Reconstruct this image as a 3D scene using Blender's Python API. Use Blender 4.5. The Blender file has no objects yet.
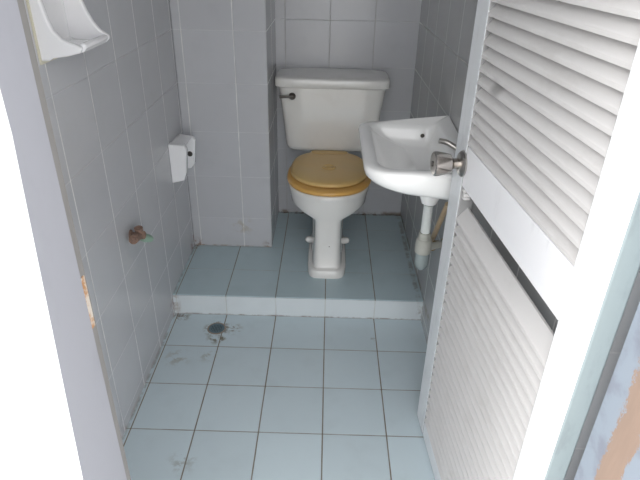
import bpy, bmesh, math, random
from mathutils import Vector, Matrix
random.seed(7)
S = bpy.context.scene
COL = S.collection

# ------------------------------------------------------------------ camera
cam_d = bpy.data.cameras.new('camera'); cam = bpy.data.objects.new('camera', cam_d); COL.objects.link(cam)
R_ = Vector((0.99961, 0.01970, 0.01961)).normalized()
F_ = Vector((-0.00776, 0.87537, -0.48338)).normalized()
U_ = R_.cross(F_).normalized(); R_ = F_.cross(U_).normalized()
M = Matrix((R_, U_, -F_)).transposed().to_4x4()
M.translation = Vector((0.5895, -1.7944, 1.3512))
cam.matrix_world = M
cam_d.sensor_width = 36.0; cam_d.lens = 544.1 / 640 * 36.0
cam_d.clip_start = 0.02
S.camera = cam

# ------------------------------------------------------------------ light
w = bpy.data.worlds.new('world'); S.world = w; w.use_nodes = True
wn = w.node_tree.nodes; wl = w.node_tree.links
bg = wn['Background']; bg.inputs['Color'].default_value = (0.985, 0.99, 1.0, 1); bg.inputs['Strength'].default_value = 3.3
sun_d = bpy.data.lights.new('sun', 'SUN'); sun = bpy.data.objects.new('sun', sun_d); COL.objects.link(sun)
sun_d.energy = 1.2; sun_d.angle = math.radians(25); sun_d.color = (1.0, 0.97, 0.92)
sun.rotation_euler = Vector((0.80, 0.26, -0.60)).to_track_quat('-Z', 'Y').to_euler()
S.view_settings.view_transform = 'Standard'; S.view_settings.look = 'None'
S.view_settings.gamma = 1.0; S.view_settings.use_curve_mapping = False
S.view_settings.exposure = 0.0

# ------------------------------------------------------------------ materials
def lin(c):
    return tuple(((v/255)/12.92 if v/255 <= .04045 else ((v/255+.055)/1.055)**2.4) for v in c)

class NT:
    def __init__(s, name):
        s.m = bpy.data.materials.new(name); s.m.use_nodes = True
        s.n = s.m.node_tree.nodes; s.l = s.m.node_tree.links; s.p = s.n['Principled BSDF']
        s.pos = None
    def node(s, t, **k):
        n = s.n.new(t)
        for a, v in k.items(): setattr(n, a, v)
        return n
    def set(s, sock, v):
        if hasattr(v, 'links') or isinstance(v, bpy.types.NodeSocket): s.l.new(v, sock)
        else: sock.default_value = v
    def math(s, op, a, b=None, c=None):
        n = s.node('ShaderNodeMath', operation=op)
        s.set(n.inputs[0], a)
        if b is not None: s.set(n.inputs[1], b)
        if c is not None: s.set(n.inputs[2], c)
        return n.outputs[0]
    def coords(s):
        if s.pos is None:
            t = s.node('ShaderNodeTexCoord'); s.pos = t.outputs['Object']
        return s.pos
    def xyz(s):
        n = s.node('ShaderNodeSeparateXYZ'); s.l.new(s.coords(), n.inputs[0]); return n.outputs
    def noise(s, scale, detail=4, rough=.55, vec=None, mapping=None):
        n = s.node('ShaderNodeTexNoise'); n.inputs['Scale'].default_value = scale
        n.inputs['Detail'].default_value = detail; n.inputs['Roughness'].default_value = rough
        v = vec or s.coords()
        if mapping:
            mp = s.node('ShaderNodeMapping'); mp.inputs['Scale'].default_value = mapping; s.l.new(v, mp.inputs[0]); v = mp.outputs[0]
        s.l.new(v, n.inputs['Vector']); return n.outputs['Fac']
    def sstep(s, v, a, b, lo=0.0, hi=1.0):
        n = s.node('ShaderNodeMapRange', interpolation_type='SMOOTHSTEP')
        s.set(n.inputs[0], v); n.inputs[1].default_value = a; n.inputs[2].default_value = b
        n.inputs[3].default_value = lo; n.inputs[4].default_value = hi; return n.outputs[0]
    def mix(s, f, a, b):
        n = s.node('ShaderNodeMix', data_type='RGBA')
        s.set(n.inputs[0], f)
        for i, v in ((6, a), (7, b)):
            if isinstance(v, tuple): n.inputs[i].default_value = (*v[:3], 1)
            else: s.l.new(v, n.inputs[i])
        return n.outputs[2]
    def out(s, col, rough=.5, spec=.5, metal=0.0, bump=None, bd=.002, bs=.4, coat=0):
        if isinstance(col, tuple): s.p.inputs['Base Color'].default_value = (*col[:3], 1)
        else: s.l.new(col, s.p.inputs['Base Color'])
        s.set(s.p.inputs['Roughness'], rough); s.p.inputs['Metallic'].default_value = metal
        s.p.inputs['Specular IOR Level'].default_value = spec
        s.p.inputs['Coat Weight'].default_value = coat
        if bump is not None:
            b = s.node('ShaderNodeBump'); b.inputs['Strength'].default_value = bs; b.inputs['Distance'].default_value = bd
            s.l.new(bump, b.inputs['Height']); s.l.new(b.outputs[0], s.p.inputs['Normal'])
        return s.m

def grout(t, u, off, size, g):
    f = t.math('FRACT', t.math('DIVIDE', t.math('SUBTRACT', u, off), size))
    d = t.math('MULTIPLY', t.math('MINIMUM', f, t.math('SUBTRACT', 1.0, f)), size)
    return t.sstep(d, g*.5, g*.5+.0012, 1.0, 0.0), t.math('FLOOR', t.math('DIVIDE', t.math('SUBTRACT', u, off), size))

def tile_mat(name, ua, va, uo, vo, tile, gu, gv, wu, wv, su=1.0, sv=1.0, size=.2, rough=.22, var=.05, stains=(), edge_dirt=None, spec=.5, patch=None):
    """ua/va axes; joints running along v sit at uo+k*size (colour gu, width wu, strength su) and the other way round"""
    t = NT(name); ax = t.xyz()
    mu, iu = grout(t, ax[ua], uo, size, wu); mv, iv = grout(t, ax[va], vo, size, wv)
    wno = t.node('ShaderNodeTexWhiteNoise', noise_dimensions='2D')
    cmb = t.node('ShaderNodeCombineXYZ'); t.l.new(iu, cmb.inputs[0]); t.l.new(iv, cmb.inputs[1]); t.l.new(cmb.outputs[0], wno.inputs['Vector'])
    hsv = t.node('ShaderNodeHueSaturation'); hsv.inputs['Color'].default_value = (*tile, 1)
    t.l.new(t.math('ADD', t.math('MULTIPLY', wno.outputs['Value'], var), 1-var/2), hsv.inputs['Value'])
    n = t.noise(9, 5)
    col = t.mix(t.math('MULTIPLY', t.sstep(n, .48, .75), .16), hsv.outputs[0], tuple(v*.72 for v in tile))
    n2 = t.sstep(t.noise(14, 4), .36, .60)
    if patch: n2 = t.math('ADD', patch, t.math('MULTIPLY', n2, 1-patch))
    col = t.mix(t.math('MULTIPLY', t.math('MULTIPLY', mv, sv), n2), col, gv)
    col = t.mix(t.math('MULTIPLY', mu, t.math('MULTIPLY', t.math('ADD', .55, t.math('MULTIPLY', n2, .45)), su)), col, gu)
    for (x, y, r0, r1, sc, c, k) in stains:
        du = t.math('SUBTRACT', ax[ua], x); dv = t.math('SUBTRACT', ax[va], y)
        d = t.math('SQRT', t.math('ADD', t.math('MULTIPLY', du, du), t.math('MULTIPLY', dv, dv)))
        m = t.math('MULTIPLY', t.sstep(d, r0, r1, 1, 0), t.sstep(t.noise(sc, 5, .65), .47, .60))
        col = t.mix(t.math('MULTIPLY', m, k), col, c)
    if edge_dirt:
        for (a, x, wdt, c, k) in edge_dirt:
            d = t.math('ABSOLUTE', t.math('SUBTRACT', ax[a], x))
            m = t.math('MULTIPLY', t.sstep(d, wdt*.3, wdt, 1, 0), t.sstep(t.noise(22, 5, .6), .40, .60))
            col = t.mix(t.math('MULTIPLY', m, k), col, c)
    gm = t.math('MAXIMUM', mu, mv)
    inv = t.math('SUBTRACT', 1.0, gm)
    return t.out(col, t.math('ADD', rough, t.math('MULTIPLY', gm, .5)), spec, bump=inv, bd=.0015, bs=.5)

BROWN = lin((116, 98, 80)); RUST = lin((120, 80, 50))
WT = lin((190, 191, 195)); WG = lin((222, 222, 220))
m_left = tile_mat('left_wall_tile', 1, 2, -.012, .04, WT, WG, lin((205, 203, 196)), .0032, .0020, 1.0, .25,
                  stains=((.40, .10, .02, .09, 30, RUST, .8), (0.0, .03, .01, .07, 30, RUST, .9), (-.34, .46, .0, .16, 16, lin((205, 206, 206)), .35)),
                  edge_dirt=((2, .0, .02, lin((150, 135, 115)), .35),))
m_back = tile_mat('back_wall_tile', 0, 2, .190, .04, WT, lin((165, 163, 158)), lin((206, 204, 196)), .0025, .0022, .6, .25,
                  edge_dirt=((2, .092, .022, BROWN, .7),))
m_pillar = tile_mat('pillar_tile', 0, 2, .020, .04, WT, WG, lin((212, 212, 210)), .003, .0022, .9, .25,
                    stains=((0.0, .10, .0, .045, 40, RUST, .95), (.215, .20, .0, .07, 30, lin((165, 150, 125)), .5), (.33, .10, 0, .04, 30, RUST, .5)), edge_dirt=((2, .092, .012, lin((150, 130, 105)), .7),))
m_pside = tile_mat('pillar_side_tile', 1, 2, .403, .04, WT, WG, lin((205, 203, 198)), .003, .0022, .7, .25)
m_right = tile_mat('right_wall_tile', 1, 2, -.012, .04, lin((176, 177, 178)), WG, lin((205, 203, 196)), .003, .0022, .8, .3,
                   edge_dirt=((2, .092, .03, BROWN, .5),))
FT = lin((199, 213, 219))
FJ = lin((122, 112, 98))
m_floor = tile_mat('floor_tile', 0, 1, 0.0, 0.0, FT, FJ, lin((128, 122, 112)), .0029, .0024, .95, .9, rough=.26, patch=.75,
                   stains=((.175, -.092, .028, .060, 45, BROWN, .95), (.19, -.145, .01, .055, 42, lin((112, 98, 66)), .9), (.24, -.09, .0, .05, 55, lin((128, 116, 96)), .8),
                           (.06, -.27, .0, .07, 30, lin((150, 138, 118)), .5), (.02, -.02, 0, .05, 30, BROWN, .9), (.17, -.25, .0, .05, 30, lin((140, 130, 104)), .45), (.19, -.72, 0, .06, 30, lin((140, 138, 130)), .5), (.79, -.13, 0, .015, 60, BROWN, .8)),
                   edge_dirt=((0, -.012, .008, BROWN, .45),))
m_step = tile_mat('step_tread_tile', 0, 1, 0.0, 0.0, lin((184, 202, 208)), FJ, lin((150, 152, 148)), .003, .0025, .9, .7, rough=.24, patch=.5,
                  stains=((-.005, .39, 0, .03, 40, RUST, .9),),
                  edge_dirt=((0, -.012, .008, BROWN, .4), (1, .777, .016, BROWN, .9), (0, .975, .014, BROWN, .5)))
m_riser = tile_mat('step_riser_tile_lit', 0, 2, 0.0, -.11, lin((212, 219, 222)), lin((180, 180, 172)), BROWN, .0025, .002, .6, .0, rough=.25, var=.02,
                   edge_dirt=((2, .0, .008, BROWN, .6), (2, .092, .005, BROWN, .5), (0, -.01, .03, RUST, .6), (0, .985, .02, BROWN, .6)))  # paler copy of the tread tile, direct light painted into its colour

def ceramic(name, c, dirt=0.0, rough=.08):
    t = NT(name)
    col = t.mix(t.math('MULTIPLY', t.sstep(t.noise(7, 4), .5, .75), dirt), c, tuple(v*.75*k for v, k in zip(c, (1, .98, .93))))
    return t.out(col, rough, .5, coat=.3)
m_china = ceramic('white_china', lin((226, 225, 222)), .25)
m_basin = ceramic('basin_china', lin((250, 250, 249)), .05)
m_dish = ceramic('soap_dish_china', lin((238, 238, 240)), .15, .15)
m_caulk = NT('caulk').out(lin((205, 200, 182)), .7)

def plain(name, c, rough=.5, metal=0.0, var=.2, scale=20, spec=.5, dark=.7):
    t = NT(name)
    col = t.mix(t.math('MULTIPLY', t.sstep(t.noise(scale, 5), .4, .7), var), c, tuple(v*dark for v in c))
    return t.out(col, rough, spec, metal)
m_seat = plain('tan_plastic', lin((216, 168, 92)), .28, var=.3, scale=9, dark=.85)
def lid_mat():
    t = NT('worn_tan_plastic')
    n = t.sstep(t.noise(7, 3, .5), .3, .7)
    col = t.mix(t.math('MULTIPLY', n, .5), lin((214, 178, 112)), lin((204, 178, 124)))
    return t.out(col, .36, .5)
m_lid = lid_mat()
m_dark = plain('dark_tarnished_metal', lin((84, 80, 76)), .35, .7)
m_chrome = plain('worn_chrome', lin((205, 198, 192)), .2, 1.0, .25, 30)
m_steel = plain('brushed_steel', lin((180, 176, 172)), .3, 1.0, .2, 40)
m_pvc = plain('grey_plastic_pipe', lin((214, 218, 216)), .35)
m_trap = plain('dirty_plastic_trap', lin((176, 176, 168)), .4, var=.5, scale=35)
m_cup = plain('greenish_grey_trap_cup', lin((150, 160, 160)), .25, var=.3)
m_hose = plain('tan_hose', lin((186, 164, 134)), .5, var=.4, scale=60)
m_brass = plain('tarnished_brass', lin((150, 128, 88)), .4, .6, .6, 60)
m_corr = plain('corroded_brown_brass', lin((138, 112, 98)), .7, .1, .7, 120, dark=.5)
m_verd = plain('green_verdigris', lin((148, 176, 158)), .8, 0, .5, 120)
m_grate = plain('dark_drain_metal', lin((96, 116, 124)), .35, .2, .5, 90)
m_rim = plain('dirty_drain_rim', lin((150, 136, 124)), .5, 0, .7, 60)
m_hole = NT('dark_hole').out((.012, .012, .012), .8)
m_rust = NT('rusty_strike')
m_rust = m_rust.out(m_rust.mix(m_rust.sstep(m_rust.noise(60, 5, .7), .42, .6), lin((176, 130, 88)), lin((205, 196, 184))), .8)

def paint(name, c, worn, k, scale=12, mapping=(1, 1, 1), rough=.5, lo=.5, hi=.68):
    t = NT(name); n = t.noise(scale, 6, .65, mapping=mapping)
    col = t.mix(t.math('MULTIPLY', t.sstep(n, lo, hi), k), c, worn)
    return t.out(col, rough, .35, bump=n, bd=.001, bs=.15)
def slat_mat():
    t = NT('dusty_white_slat_paint'); ax = t.xyz()
    col = t.mix(t.math('MULTIPLY', t.sstep(t.noise(6, 6, .65, mapping=(1, 1, 3)), .5, .68), .25), lin((215, 213, 212)), lin((182, 178, 174)))
    dx = t.math('SUBTRACT', ax[0], .185); dz = t.math('MULTIPLY', t.math('SUBTRACT', ax[2], 1.098), 1.6)
    dd = t.math('SQRT', t.math('ADD', t.math('MULTIPLY', dx, dx), t.math('MULTIPLY', dz, dz)))
    col = t.mix(t.math('MULTIPLY', t.sstep(dd, .008, .042, 1, 0), .55), col, lin((120, 118, 116)))   # a grey hand smudge
    return t.out(col, .55, .35)
m_slat = slat_mat()
m_dpaint = paint('white_door_paint', lin((244, 244, 247)), lin((190, 190, 192)), .35, 9, (2, 2, .6), .4, .55, .75)
m_stile = paint('bluish_grey_stile_paint', lin((228, 231, 234)), lin((196, 199, 202)), .5, 12, (2, 2, .5), .35)
m_stile_inner = paint('dark_stile_inner_side', lin((150, 150, 150)), lin((110, 108, 105)), .6, 30)  # inner side of the free stile, darker than its face
m_edge = paint('greenish_grey_edge_paint', lin((146, 158, 161)), lin((126, 136, 139)), .5, 18, (1, 1, .4), .5)
m_jambl = paint('lilac_grey_jamb_paint', lin((153, 154, 161)), lin((139, 140, 147)), .3, 10, (1, 1, .5), .55)
m_rebate = paint('dark_rebate_paint', lin((132, 130, 128)), lin((104, 98, 90)), .5, 14, (1, 1, .3), .6)  # recessed face of the left jamb, darker than the jamb face
def peel_mat():
    t = NT('peeling_blue_grey_jamb_paint'); ax = t.xyz()
    d = t.math('ABSOLUTE', t.math('SUBTRACT', ax[1], -1.275))
    n = t.noise(44, 9, .85, mapping=(1, 1, .6))
    m = t.math('GREATER_THAN', t.math('ADD', t.sstep(d, .0, .05, .26, -.22), n), .53)
    col = t.mix(t.sstep(t.noise(14, 4), .45, .65), lin((152, 161, 173)), lin((138, 143, 155)))
    wood = t.mix(t.noise(30, 5, .6, mapping=(3, 3, .4)), lin((172, 148, 132)), lin((150, 130, 118)))
    return t.out(t.mix(m, col, wood), .6, .3, bump=m, bd=.001, bs=-.3)
m_peel = peel_mat()
m_plaster = paint('white_plaster', lin((240, 240, 240)), lin((205, 205, 208)), .35, 6, (1, 1, 1), .8, .55, .8)
m_ceil = paint('white_ceiling_paint', lin((240, 240, 238)), lin((225, 225, 222)), .3, 5, (1, 1, 1), .8)
m_conc = paint('pale_concrete', lin((200, 198, 192)), lin((165, 162, 156)), .5, 5, (1, 1, 1), .9)

# ------------------------------------------------------------------ mesh helpers
def link(name, bm, mats, parent=None, smooth=True, angle=38):
    bmesh.ops.recalc_face_normals(bm, faces=bm.faces[:])
    me = bpy.data.meshes.new(name); bm.to_mesh(me); bm.free()
    for m in (mats if isinstance(mats, (list, tuple)) else [mats]): me.materials.append(m)
    if smooth:
        for p in me.polygons: p.use_smooth = True
        me.set_sharp_from_angle(angle=math.radians(angle))
    o = bpy.data.objects.new(name, me); COL.objects.link(o)
    if parent:
        o.parent = parent
        if parent.type == 'EMPTY' or True:
            o.matrix_parent_inverse = PI[parent.name] if parent.name in PI else Matrix()
    return o
PI = {}
def thing(name, loc, label, cat, group=None):
    o = bpy.data.objects.new(name, None); COL.objects.link(o); o.location = loc; o.empty_display_size = .05
    o['label'] = label; o['category'] = cat
    if group: o['group'] = group
    PI[o.name] = Matrix.Translation(Vector(loc)).inverted()
    return o
def tag(o, label, cat):
    o['label'] = label; o['category'] = cat; return o
def struct(o):
    o['kind'] = 'structure'; return o

def box(bm, x0, x1, y0, y1, z0, z1, bev=0, seg=2, mi=0, mat=None):
    vs = [bm.verts.new((x, y, z)) for x in (x0, x1) for y in (y0, y1) for z in (z0, z1)]
    fs = [bm.faces.new([vs[i] for i in q]) for q in ((0, 1, 3, 2), (4, 6, 7, 5), (0, 4, 5, 1), (2, 3, 7, 6), (0, 2, 6, 4), (1, 5, 7, 3))]
    for f in fs: f.material_index = mi
    if bev:
        es = list({e for f in fs for e in f.edges})
        r = bmesh.ops.bevel(bm, geom=es, offset=bev, segments=seg, affect='EDGES', profile=.5)
        vs = list({v for v in vs if v.is_valid} | set(r['verts']))
    if mat: bmesh.ops.transform(bm, matrix=mat, verts=[v for v in vs if v.is_valid])
    return vs
def loft(bm, loops, cap0=True, cap1=True, mi=0):
    L = [[bm.verts.new(p) for p in lp] for lp in loops]; n = len(L[0])
    for a, b in zip(L, L[1:]):
        for i in range(n):
            j = (i+1) % n
            f = bm.faces.new((a[i], a[j], b[j], b[i])); f.material_index = mi
    if cap0: bm.faces.new(L[0][::-1]).material_index = mi
    if cap1: bm.faces.new(L[-1]).material_index = mi
    return L
def sell(cx, cy, hx, hf, hb, z, e=2.0, eb=None, n=48, zf=None):
    """superellipse loop: half width hx, reach hf to the front (-Y), hb to the back (+Y)"""
    pts = []
    for i in range(n):
        a = 2*math.pi*i/n; c, s_ = math.cos(a), math.sin(a)
        ex = e if s_ <= 0 else (eb or e)
        x = math.copysign(abs(c)**(2/ex), c)*hx; y = math.copysign(abs(s_)**(2/ex), s_)*(hb if s_ > 0 else hf)
        zz = z if zf is None else z + zf(cx+x, cy+y)
        pts.append((cx+x, cy+y, zz))
    return pts
def tube(bm, pts, r, n=14, caps=True, mi=0):
    pts = [Vector(p) for p in pts]; loops = []
    up = None
    for i, p in enumerate(pts):
        t = (pts[min(i+1, len(pts)-1)]-pts[max(i-1, 0)]).normalized()
        if up is None: up = t.orthogonal().normalized()
        up = (up-t*up.dot(t)).normalized(); b = t.cross(up)
        rr = r[i] if isinstance(r, (list, tuple)) else r
        loops.append([p+(up*math.cos(2*math.pi*k/n)+b*math.sin(2*math.pi*k/n))*rr for k in range(n)])
    loft(bm, loops, caps, caps, mi)
def spline(pts, k=8):
    pts = [Vector(p) for p in pts]; out = []
    P = [pts[0]*2-pts[1]]+pts+[pts[-1]*2-pts[-2]]
    for i in range(1, len(P)-2):
        a, b, c, d = P[i-1:i+3]
        for s in range(k):
            t = s/k
            out.append(.5*((2*b)+(c-a)*t+(2*a-5*b+4*c-d)*t*t+(3*b-a-3*c+d)*t**3))
    out.append(pts[-1]); return out
def lathe(bm, prof, origin, axis, n=32, mi=0):
    """prof: (radius, distance along the axis)"""
    axis = Vector(axis).normalized(); u = axis.orthogonal().normalized(); v = axis.cross(u); o = Vector(origin)
    loft(bm, [[o+axis*h+(u*math.cos(2*math.pi*k/n)+v*math.sin(2*math.pi*k/n))*max(r, 1e-4) for k in range(n)] for r, h in prof], True, True, mi)
def prism(bm, poly, axis, a0, a1, mi=0):
    """extrude a 2D polygon along an axis: axis 1 -> poly is (x, z); axis 2 -> (x, y); axis 0 -> (y, z)"""
    def P(p, a): return (a, p[0], p[1]) if axis == 0 else (p[0], a, p[1]) if axis == 1 else (p[0], p[1], a)
    return loft(bm, [[P(p, a0) for p in poly], [P(p, a1) for p in poly]], True, True, mi)

# ------------------------------------------------------------------ the room
H = .092; YB = .783; XL = -.014; ZC = 2.35; YF = -1.18; YO = -1.345
XRB, XRF = .985, 1.004                                   # the right wall runs very slightly askew
def XR(y): return XRB + (XRF-XRB)*(YB-y)/(YB-YF)
def wall_box(name, poly, z0, z1, m):
    bm = bmesh.new(); prism(bm, poly, 2, z0, z1); return struct(link(name, bm, m, smooth=False))
bm = bmesh.new(); box(bm, XL-.10, XRF+.10, YO, YB+.1, -.10, 0); struct(link('floor', bm, m_floor, smooth=False))
# raised slab at the back: same tile, the riser's stronger light put into a paler colour
bm = bmesh.new()
vs = box(bm, XL, XR(.4), 0.0, YB, 0.0, H); bm.faces.ensure_lookup_table()
vs[6].co.x = XR(0) ; vs[7].co.x = XR(0); vs[4].co.x = XR(0); vs[5].co.x = XR(0)
for v in vs:
    if v.co.x > .5 and v.co.y > .4: v.co.x = XRB
bm.normal_update()
for f in bm.faces:
    if abs(f.normal.y) > .9 and f.calc_center_median().y < .1: f.material_index = 1
bmesh.ops.bevel(bm, geom=[e for e in bm.edges if all(abs(v.co.y) < 1e-5 and v.co.z > .05 for v in e.verts)], offset=.003, segments=2, affect='EDGES')
struct(link('floor_step', bm, [m_step, m_riser], smooth=False))
wall_box('wall_left', [(XL-.1, YF), (XL, YF), (XL, YB), (XL-.1, YB)], 0, ZC, m_left)
wall_box('wall_back', [(XL-.1, YB), (XRB+.1, YB), (XRB+.1, YB+.1), (XL-.1, YB+.1)], 0, ZC, m_back)
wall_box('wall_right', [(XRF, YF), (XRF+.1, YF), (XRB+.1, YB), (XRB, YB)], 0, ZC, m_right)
bm = bmesh.new(); box(bm, XL, .347, .403, YB, H, ZC, .003, 1)
bm.normal_update()
for f in bm.faces:
    if f.normal.x > .9: f.material_index = 1
struct(link('wall_pillar', bm, [m_pillar, m_pside], smooth=False))
bm = bmesh.new(); box(bm, XL-.1, XRF+.1, YO, YB+.1, ZC, ZC+.1); struct(link('ceiling', bm, m_ceil, smooth=False))

# front wall with the doorway (left and right piers, wall over the door)
JL = .283; JR = .990; DH = 2.02
bm = bmesh.new()
box(bm, -2.2, JL-.045, YO, YF, 0, 2.7); struct(link('wall_front', bm, m_plaster, smooth=False))
bm = bmesh.new(); box(bm, JR+.06, 3.2, YO, YF, 0, 2.7); struct(link('wall_front', bm, m_plaster, smooth=False))
bm = bmesh.new(); box(bm, JL-.045, JR+.06, YO, YF, DH+.05, 2.7); struct(link('wall_front', bm, m_plaster, smooth=False))
# left jamb: lilac face, a rebate on the room side, a battered outer edge that flares towards the floor
bm = bmesh.new()
def jl(z):
    yo = -1.287-(1.18-z)*.095 if z < 1.18 else -1.287
    yo = max(yo, -1.3435)
    return [(JL-.045, YO+.001), (JL-.012, YO+.0008), (JL, yo), (JL, -1.2215), (JL-.015, -1.2215), (JL-.015, YF), (JL-.045, YF)]
loops = [[(x, y, z) for x, y in jl(z)] for z in (0, .3, .58, .8, 1.0, 1.18, DH+.05)]
loft(bm, loops); bm.normal_update()
for f in bm.faces:
    c = f.calc_center_median()
    if c.y > -1.222 and c.x > JL-.04: f.material_index = 1
    if c.y < -1.3 and c.x < JL-.003: f.material_index = 2
struct(link('trim_1', bm, [m_jambl, m_rebate, m_plaster], smooth=False))
# right jamb
bm = bmesh.new()
prism(bm, [(JR+.06, YO), (1.0, YO), (1.0, -1.208), (1.020, -1.208), (1.020, YF), (JR+.06, YF)], 2, 0, DH+.05)
struct(link('trim_2', bm, m_peel, smooth=False))
# head of the frame
bm = bmesh.new()
prism(bm, [(YO+.002, DH+.05), (YO+.002, DH), (-1.2215, DH), (-1.2215, DH+.012), (YF, DH+.012), (YF, DH+.05)], 0, JL, 1.0)
struct(link('trim_3', bm, m_jambl, smooth=False))
# casing strip on the outside of the left jamb
bm = bmesh.new(); prism(bm, [(JL-.085, YO), (JL-.085, YO-.006), (JL-.047, YO-.006), (JL-.047, YO)], 2, 0, DH+.05)
struct(link('trim_4', bm, m_plaster, smooth=False))
# cement strip closing the gap between left wall tiles and front wall is hidden; ground outside
bm = bmesh.new(); box(bm, -2.2, 3.2, -5.0, YO, -.10, 0.0); struct(link('floor_outside', bm, m_conc, smooth=False))

# ------------------------------------------------------------------ louvred door, open into the room
ANG = math.radians(4.2); A = Vector((.905, -.513, 0)); LW = .692; TH = .036
d_ = Vector((math.sin(ANG), -math.cos(ANG), 0)); n_ = Vector((d_.y, -d_.x, 0))      # n_ = outward face normal (towards -X)
if n_.x > 0: n_ = -n_
DM = Matrix((( d_.x, -n_.x, 0, A.x), (d_.y, -n_.y, 0, A.y), (0, 0, 1, 0), (0, 0, 0, 1)))   # local: x along leaf, y into the leaf, z up
door = bpy.data.objects.new('door_1', None); COL.objects.link(door); door.matrix_world = DM; door['kind'] = 'structure'
door['label'] = 'white louvred door standing open along the right wall, round chrome knob'; 
def dpart(name, bm, m, parent=door, **k):
    o = link(name, bm, m, None, **k); o.parent = parent
    return o
SW, HS = .082, .606                                      # free stile width, start of the hinge stile
def stile(x0, x1, m, edge=None, em=None):
    bm = bmesh.new(); box(bm, x0, x1, 0, TH, .006, 2.005, .004, 2)
    if edge is not None:
        bm.normal_update()
        for f in bm.faces:
            if f.normal.x*edge > .9: f.material_index = 1
    return dpart('stile', bm, [m, em or m_edge], smooth=False)
stile(0, SW, m_stile, 1, m_stile_inner); stile(HS, LW, m_dpaint, 1)
bm = bmesh.new(); box(bm, SW, HS, .001, TH-.001, .006, .060, .003); dpart('bottom_rail', bm, m_stile, smooth=False)
bm = bmesh.new(); box(bm, SW, HS, .001, TH-.001, .846, .944, .003); dpart('middle_rail', bm, m_dpaint, smooth=False)
bm = bmesh.new(); box(bm, SW, HS, .001, TH-.001, 1.92, 2.005, .003); dpart('top_rail', bm, m_dpaint, smooth=False)
def slats(name, z0, z1, pitch):
    bm = bmesh.new(); z = z0
    while z < z1:
        # one slat: low on the outside, high on the room side, small lip on its outer edge
        prof = [(.0008, z-.003), (.0008, z+.0035), (.0028, z+.0065), (.0240, z+pitch*1.10), (.0285, z+pitch*1.10), (.0070, z-.003)]
        jit = random.uniform(-.0006, .0006)
        prof = [(a, b+jit) for a, b in prof]
        prism(bm, prof, 0, SW-.004, HS+.004); z += pitch
    return dpart(name, bm, m_slat, smooth=False)
slats('upper_louvre', .950, 1.89, .0275)
slats('lower_louvre', .067, .781, .0287)
# broken slat ends left beside the free stile where the top slat of the lower panel is gone
bm = bmesh.new()
for (x, z, r) in ((.088, .836, .006), (.094, .828, .007), (.090, .819, .006), (.100, .821, .005)):
    box(bm, x-r, x+r, .004, .02, z-r*.7, z+r*.7, .002, 1, mat=None)
dpart('broken_slat_end', bm, m_slat)
# knob
kx, kz = .070, .897
bm = bmesh.new(); lathe(bm, [(.0, .0), (.031, .0), (.031, -.003), (.027, -.008), (.018, -.011)], (kx, 0, kz), (0, 1, 0))
kr = dpart('knob_rosette', bm, m_steel)
bm = bmesh.new(); lathe(bm, [(.013, -.008), (.0125, -.022), (.016, -.027), (.0225, -.031), (.0255, -.042), (.0290, -.062), (.0288, -.068), (.026, -.071), (.008, -.072), (.0, -.072)], (kx, 0, kz), (0, 1, 0), 28)
o = dpart('door_knob', bm, m_chrome)
bm = bmesh.new(); lathe(bm, [(0, -.0715), (.0065, -.0715), (.0065, -.0735), (0, -.0735)], (kx, 0, kz), (0, 1, 0), 16)
dpart('keyhole', bm, m_dark, o)

# rusty strike plate in the left jamb
bm = bmesh.new(); box(bm, JL-.0155, JL-.0135, -1.2205, -1.185, .868, .952, .0008, 1)
tag(link('strike_plate', bm, m_rust, smooth=False), 'rusty orange latch plate let into the lilac left door jamb', 'strike plate')

# ------------------------------------------------------------------ toilet
TX = .603
toilet = thing('toilet', (TX, .36, H), 'white ceramic toilet with tan plastic seat and lid on the tiled step', 'toilet')
# bowl and pedestal in one piece
bm = bmesh.new()
L = []
def add(z, hx, yf, yb, e, eb=None):
    cy = yf + (yb-yf)*.48
    L.append(sell(TX, cy, hx, cy-yf, yb-cy, z, e, eb, 56))
add(.092, .083, .148, .520, 5); add(.124, .083, .148, .520, 5); add(.129, .080, .152, .516, 5); add(.131, .066, .164, .50, 5)
add(.140, .061, .170, .49, 6); add(.25, .058, .171, .485, 6); add(.342, .058, .170, .49, 6); add(.350, .062, .169, .50, 5)
add(.357, .080, .167, .51, 3.4); add(.365, .112, .165, .525, 2.7); add(.376, .142, .162, .54, 2.35); add(.393, .160, .158, .55, 2.2)
add(.418, .164, .155, .555, 2.1); add(.436, .168, .152, .556, 2.1); add(.443, .169, .151, .556, 2.1); add(.452, .171, .149, .558, 2.1); add(.464, .171, .150, .560, 2.1); add(.469, .166, .156, .555, 2.1)
loft(bm, L)
link('bowl', bm, m_china, toilet, angle=50)
# shelf under the tank, back of the bowl
bm = bmesh.new()
loft(bm, [sell(TX, .64, .07, .14, .13, .38, 5, None, 40), sell(TX, .64, .085, .14, .135, .44, 5, None, 40), sell(TX, .65, .09, .11, .125, .48, 6, None, 40), sell(TX, .66, .09, .07, .11, .497, 6, None, 40)])
link('tank_shelf', bm, m_china, toilet, angle=50)
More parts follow.
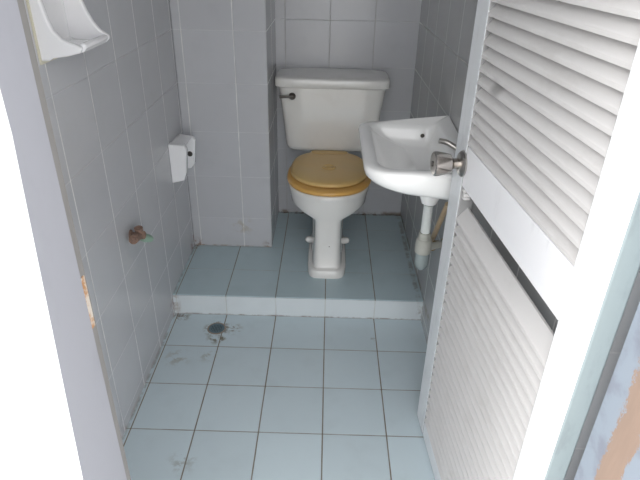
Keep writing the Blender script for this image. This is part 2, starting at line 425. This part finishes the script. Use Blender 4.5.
# trapway bulging out beside the pedestal
bm = bmesh.new()
loft(bm, [sell(TX, .45, .074, .20, .20, .0921, 4, None, 40), sell(TX, .45, .074, .195, .20, .13, 3.5, None, 40), sell(TX, .45, .070, .16, .19, .20, 3, None, 40), sell(TX, .46, .072, .13, .19, .27, 3, None, 40), sell(TX, .48, .055, .08, .17, .33, 3, None, 40), sell(TX, .50, .04, .04, .15, .40, 3, None, 40)])
link('trapway', bm, m_china, toilet, angle=50)
for s in (-1, 1):
    bm = bmesh.new(); lathe(bm, [(.0135, -.010), (.0145, 0), (.0145, .012), (.011, .021), (.004, .025), (0, .0255)], (TX+s*.074, .335, .176), (s, -.15, .25), 20)
    link('bolt_cap', bm, m_china, toilet)
bm = bmesh.new(); lathe(bm, [(.0, -.001), (.0022, -.001), (.0022, .0012), (0, .0012)], (TX+.008, .1720, .235), (0, -1, 0), 10)
link('screw_hole', bm, m_hole, toilet)
# seat ring
bm = bmesh.new()
def egg(hx, yf, yb, z, e=2.15, eb=2.6):
    cy = yf+(yb-yf)*.47; return sell(TX, cy, hx, cy-yf, yb-cy, z, e, eb, 64)
loft(bm, [egg(.165, .158, .550, .4695), egg(.174, .149, .558, .472), egg(.1765, .146, .560, .478), egg(.1755, .147, .560, .485), egg(.168, .155, .554, .490),
          egg(.110, .22, .49, .490), egg(.105, .225, .485, .482), egg(.110, .22, .49, .4696), egg(.165, .158, .550, .4695)], False, False)
link('seat', bm, m_seat, toilet, angle=60)
# lid with a shallow round emblem in the middle
bm = bmesh.new()
cyl = .37
loft(bm, [egg(.155, .196, .565, .4905), egg(.162, .190, .575, .492), egg(.1635, .188, .577, .499), egg(.160, .192, .574, .505), egg(.150, .204, .566, .5085), egg(.100, .26, .52, .5105), egg(.04, .33, .42, .511)])
lid = link('lid', bm, m_lid, toilet, angle=50)
bm = bmesh.new()
lathe(bm, [(0, .0), (.030, 0), (.030, .0015), (.027, .0045), (.022, .0045), (.018, .0012), (.012, .0012), (.009, .0045), (.005, .005), (0, .005)], (TX-.003, .365, .5108), (0, 0, 1), 32)
link('round_emblem', bm, m_lid, lid)
bm = bmesh.new(); loft(bm, [sell(TX, .565, .078, .03, .010, .492, 4, None, 32), sell(TX, .565, .082, .035, .0135, .497, 4, None, 32), sell(TX, .565, .082, .035, .0135, .507, 4, None, 32), sell(TX, .562, .076, .035, .010, .5115, 4, None, 32)])
link('hinge_plate', bm, m_lid, lid)
for s in (-1, 1):
    bm = bmesh.new(); lathe(bm, [(.0, -.02), (.011, -.02), (.012, -.016), (.012, .016), (.011, .02), (0, .02)], (TX+s*.05, .562, .493), (1, 0, 0), 18)
    link('hinge', bm, m_seat, toilet)
# tank
bm = bmesh.new()
def tk(z, hx, yf, e=7): return sell(TX+.004, (yf+.777)/2, hx, (.777-yf)/2, (.777-yf)/2, z, e, None, 56)
loft(bm, [tk(.497, .176, .610, 5), tk(.500, .188, .592, 6), tk(.510, .198, .582, 6), tk(.525, .204, .580), tk(.60, .212, .577), tk(.70, .224, .573), tk(.79, .236, .569)])
tank = link('tank', bm, m_china, toilet, angle=45)
bm = bmesh.new()
loft(bm, [tk(.7895, .232, .573), tk(.791, .246, .562, 8), tk(.795, .2495, .559, 10), tk(.823, .2495, .559, 10), tk(.829, .2475, .562, 9), tk(.832, .241, .568, 9), tk(.834, .19, .60, 6)])
link('tank_lid', bm, m_china, tank, angle=45)
bm = bmesh.new()
lathe(bm, [(0, 0), (.0155, 0), (.0155, .004), (.012, .009), (.006, .016), (0, .017)], (.434, .5715, .754), (0, -1, 0), 24)
tube(bm, [(.434, .560, .754), (.418, .557, .7545), (.398, .556, .754), (.380, .557, .753)], [.0055, .0052, .0055, .0065], 12)
link('flush_handle', bm, m_dark, tank)

# ------------------------------------------------------------------ wash basin on the right wall
basin = thing('wash_basin', (.985, -.22, .70), 'white ceramic wash basin hung on the right wall behind the door knob', 'basin')
def rr(x0, x1, y0, y1, r, z, n=10, zf=None):
    """rounded rectangle; r = radii at (x0,y0) (x1,y0) (x1,y1) (x0,y1)"""
    pts = []
    for (cx, cy, a0, ra) in ((x0+r[0], y0+r[0], 180, r[0]), (x1-r[1], y0+r[1], 270, r[1]), (x1-r[2], y1-r[2], 0, r[2]), (x0+r[3], y1-r[3], 90, r[3])):
        for k in range(n):
            a = math.radians(a0+90*k/(n-1)); x = cx+ra*math.cos(a); y = cy+ra*math.sin(a)
            pts.append((x, y, z+(zf(x, y) if zf else 0)))
    return pts
XW = .9935
def ss(a, b, v):
    t = max(0, min(1, (v-a)/(b-a))); return t*t*(3-2*t)
def low(x, y): return -.034*(x-.70)/.29
def rise(x, y): return .030*ss(.925, .990, x)*ss(-.22, -.02, y)
loops = [
    rr(.868, .955, -.315, -.225, (.03, .03, .03, .03), .690),
    rr(.845, .965, -.335, -.20, (.04, .03, .03, .04), .705),
    rr(.785, XW-.003, -.40, -.06, (.09, .02, .02, .09), .752, zf=low),
    rr(.735, XW-.002, -.440, -.018, (.085, .012, .012, .08), .764, zf=low),
    rr(.710, XW-.001, -.454, -.004, (.085, .010, .010, .07), .774, zf=lambda x, y: low(x, y)*.8),
    rr(.696, XW, -.461, .008, (.080, .008, .008, .065), .790, zf=lambda x, y: low(x, y)*.3),
    rr(.692, XW, -.463, .012, (.078, .008, .008, .062), .808, zf=rise),
    rr(.694, XW, -.461, .010, (.076, .008, .008, .060), .816, zf=rise),
    rr(.700, XW-.003, -.454, .004, (.070, .006, .006, .055), .820, zf=rise),
    rr(.726, .958, -.432, -.012, (.055, .03, .03, .045), .820, zf=rise),
    rr(.733, .952, -.425, -.019, (.052, .03, .03, .042), .816, zf=rise),
    rr(.742, .946, -.416, -.026, (.050, .035, .030, .030), .804),
    rr(.770, .938, -.404, -.033, (.055, .04, .022, .018), .784),
    rr(.808, .930, -.388, -.042, (.05, .04, .016, .012), .766),
    rr(.845, .920, -.35, -.060, (.03, .03, .016, .012), .754),
    rr(.867, .893, -.283, -.257, (.012, .012, .012, .012), .746)]
def fan(p):
    x, y, z = p
    return (x, y - .016*ss(-.2, 0, y)*max(0, (x-.72)/.27), z)
loops = [[fan(p) for p in lp] for lp in loops]
bm = bmesh.new(); loft(bm, loops); link('bowl', bm, m_basin, basin, angle=60)
bm = bmesh.new(); lathe(bm, [(0, 0), (.021, 0), (.020, .003), (.013, .003), (.012, .001), (0, .001)], (.880, -.27, .746), (0, 0, 1), 24); link('drain', bm, m_steel, basin)
bm = bmesh.new(); lathe(bm, [(0, -.004), (.0065, -.004), (.0065, .002), (0, .002)], (.905, -.0465, .790), (0, -1, .45), 16); link('overflow_hole', bm, m_dark, basin)
bm = bmesh.new(); lathe(bm, [(0, -.001), (.011, -.001), (.011, .0015), (0, .0015)], (.893, -.012, .8195), (0, 0, 1), 18); link('tap_hole', bm, m_dish, basin)
PX, PY = .908, -.270
bm = bmesh.new(); lathe(bm, [(.0, .004), (.036, .004), (.0335, -.020), (.027, -.036), (.024, -.046), (0, -.046)], (PX, PY, .697), (0, 0, 1), 28); link('waste_fitting', bm, m_basin, basin)
# small tap on the wall ledge of the basin
bm = bmesh.new(); lathe(bm, [(0, .0), (.015, .0), (.015, .003), (.011, .007), (.010, .026), (.008, .030), (0, .030)], (.972, -.345, .8205), (0, 0, 1), 22); tap = link('tap', bm, m_steel, basin)
bm = bmesh.new(); tube(bm, spline([(.972, -.345, .838), (.950, -.335, .850), (.925, -.322, .861), (.906, -.312, .862)], 6), .0075, 14); link('spout', bm, m_steel, tap)
bm = bmesh.new(); tube(bm, [(.972, -.345, .845), (.972, -.345, .862)], .006, 12); box(bm, .967, .977, -.362, -.328, .861, .869, .003); link('tap_lever', bm, m_steel, tap)

# trap and pipes under the basin
trap = thing('bottle_trap', (PX, PY, .40), 'grey plastic drain pipe and bottle trap under the wash basin', 'drain trap')
bm = bmesh.new(); tube(bm, [(PX, PY, .6435), (PX, PY, .60), (PX, PY, .53)], .0150, 20); link('tailpiece', bm, m_pvc, trap)
bm = bmesh.new(); lathe(bm, [(0, .548), (.0185, .548), (.020, .540), (.020, .526), (.024, .522), (.0265, .505), (.0265, .478), (.022, .474), (0, .474)], (PX, PY, 0), (0, 0, 1), 28); link('trap_collar', bm, m_trap, trap)
bm = bmesh.new(); lathe(bm, [(0, .475), (.0225, .475), (.0225, .435), (.020, .424), (.012, .414), (0, .412)], (PX, PY, 0), (0, 0, 1), 28); link('trap_cup', bm, m_cup, trap)
bm = bmesh.new(); tube(bm, [(PX, PY, .49), (PX+.04, PY+.02, .489), (PX+.0835, PY+.045, .488)], .012, 14); link('waste_pipe', bm, m_trap, trap)
bm = bmesh.new(); tube(bm, spline([(.947, -.172, .462), (.9505, -.20, .492), (.952, -.255, .575), (.955, -.315, .668)], 8), .0085, 14)
tag(link('supply_hose', bm, m_hose), 'thin tan water hose slanting up beside the grey drain pipe', 'hose')
valve = thing('angle_valve', (XR(-.16), -.16, .45), 'small tarnished brass valve on the right wall beside the bottle trap', 'valve')
bm = bmesh.new(); xr = XR(-.16)
lathe(bm, [(0, 0), (.016, 0), (.015, .003), (.008, .005), (.008, .030), (.012, .031), (.012, .050), (0, .050)], (xr, -.16, .45), (-1, 0, 0), 18); link('valve_body', bm, m_brass, valve)
bm = bmesh.new(); lathe(bm, [(0, 0), (.006, 0), (.006, .018), (.011, .019), (.011, .031), (0, .031)], (xr-.040, -.168, .45), (0, -1, 0), 12); link('valve_handle', bm, m_brass, valve)

# ------------------------------------------------------------------ left wall fittings
# soap dish
Y0, Y1 = -.628, -.470
soap = thing('soap_dish', (XL, (Y0+Y1)/2, 1.12), 'white ceramic soap dish high on the left wall near the doorway', 'soap dish')
bm = bmesh.new()
front = [(.000, 1.31), (.012, 1.275), (.028, 1.235), (.040, 1.20), (.050, 1.178), (.064, 1.160), (.080, 1.150), (.082, 1.142), (.074, 1.134)]
lo = [(.045, 1.127), (.012, 1.122), (.004, 1.117), (XL, 1.116)]
side = [(XL, 1.315)]+front+lo
near = [(XL, 1.315), (-.006, 1.31), (.002, 1.275), (.010, 1.235), (.016, 1.20), (.023, 1.178), (.038, 1.160), (.064, 1.151), (.077, 1.145), (.072, 1.134)]+lo
prism(bm, near, 1, Y0, Y0+.015); prism(bm, side, 1, Y1-.015, Y1)
box(bm, XL, XL+.008, Y0+.014, Y1-.014, 1.117, 1.315)
prism(bm, [(XL, 1.117), (XL, 1.150), (.004, 1.141), (.060, 1.139), (.068, 1.151), (.078, 1.152), (.083, 1.145), (.074, 1.134), (.045, 1.127), (.012, 1.122)], 1, Y0+.014, Y1-.014)
o = link('dish', bm, m_dish, soap, angle=35)
bv = o.modifiers.new('bevel', 'BEVEL'); bv.width = .005; bv.segments = 3; bv.limit_method = 'ANGLE'; bv.angle_limit = math.radians(40)
bm = bmesh.new()
for k in range(5): box(bm, .008, .058, Y0+.045+k*.016, Y0+.049+k*.016, 1.138, 1.1435, .0015, 1)
link('ridges', bm, m_dish, soap)
bm = bmesh.new(); box(bm, XL, XL+.003, Y0-.006, Y1+.003, 1.110, 1.32); link('caulk_line', bm, m_caulk, soap, smooth=False)

# toilet roll holder
hold = thing('toilet_roll_holder', (XL, .26, .50), 'empty white ceramic toilet roll holder low on the left wall by the pillar', 'roll holder')
bm = bmesh.new()
prism(bm, [(XL, .500), (.034, .512), (.046, .545), (.054, .640), (.046, .656), (XL, .660)], 1, .175, .205)
o = link('near_arm', bm, m_dish, hold); b = o.modifiers.new('bevel', 'BEVEL'); b.width = .004; b.segments = 2
bm = bmesh.new()
prism(bm, [(XL, .500), (.030, .508), (.045, .530), (.055, .628), (.047, .640), (XL, .648)], 1, .318, .345)
o = link('far_arm', bm, m_dish, hold); b = o.modifiers.new('bevel', 'BEVEL'); b.width = .004; b.segments = 2
bm = bmesh.new(); lathe(bm, [(0, -.001), (.011, -.001), (.011, .0015), (.008, .0015), (.007, .0002), (0, .0002)], (.030, .318, .572), (0, -1, 0), 20); link('spindle_hole', bm, m_dark, hold)
bm = bmesh.new(); box(bm, XL, XL+.012, .203, .320, .505, .652, .002); link('back_plate', bm, m_dish, hold)
bm = bmesh.new(); prism(bm, [(XL+.002, .652), (.030, .648), (.042, .640), (.036, .632), (XL+.002, .636)], 1, .203, .320); link('hood', bm, m_dish, hold)

# corroded stop tap on the left wall
stop = thing('stop_tap', (XL, -.31, .53), 'corroded brown tap stub with green verdigris on the left wall', 'tap')
bm = bmesh.new()
lathe(bm, [(0, 0), (.017, 0), (.016, .003), (.009, .006), (.009, .030), (.013, .031), (.013, .044), (.008, .047), (0, .047)], (XL, -.315, .535), (1, 0, 0), 14)
tube(bm, [(XL+.034, -.315, .535), (XL+.034, -.35, .548), (XL+.034, -.385, .556)], [.010, .013, .014], 12)
tube(bm, [(XL+.034, -.325, .535), (XL+.034, -.33, .568)], [.012, .013], 12)
box(bm, XL+.026, XL+.042, -.388, -.37, .543, .565, .004)
link('tap_body', bm, m_corr, stop)
bm = bmesh.new(); tube(bm, [(XL+.030, -.308, .526), (.020, -.285, .508), (.022, -.262, .494), (.022, -.246, .484)], [.013, .014, .013, .010], 12)
link('spout', bm, m_verd, stop)

# floor drain
drain = thing('floor_drain', (.175, -.092, 0), 'small round dark floor drain with dirty rim near the step', 'drain')
bm = bmesh.new(); lathe(bm, [(.033, .0), (.037, .0), (.0365, .0015), (.034, .0022), (.031, .0016), (.031, .0), (.033, .0)], (.175, -.092, 0), (0, 0, 1), 36)
link('drain_rim', bm, m_rim, drain)
bm = bmesh.new(); lathe(bm, [(0, .0002), (.031, .0002), (.031, .0014), (0, .0014)], (.175, -.092, 0), (0, 0, 1), 30)
g = link('drain_grate', bm, m_grate, drain)
bm = bmesh.new()
for k in range(-3, 4):
    h = math.sqrt(.022**2-(k*.006)**2)
    box(bm, .175+k*.006-.0007, .175+k*.006+.0007, -.092-h, -.092+h, .0013, .0018)
link('slot', bm, m_hole, g, smooth=False)
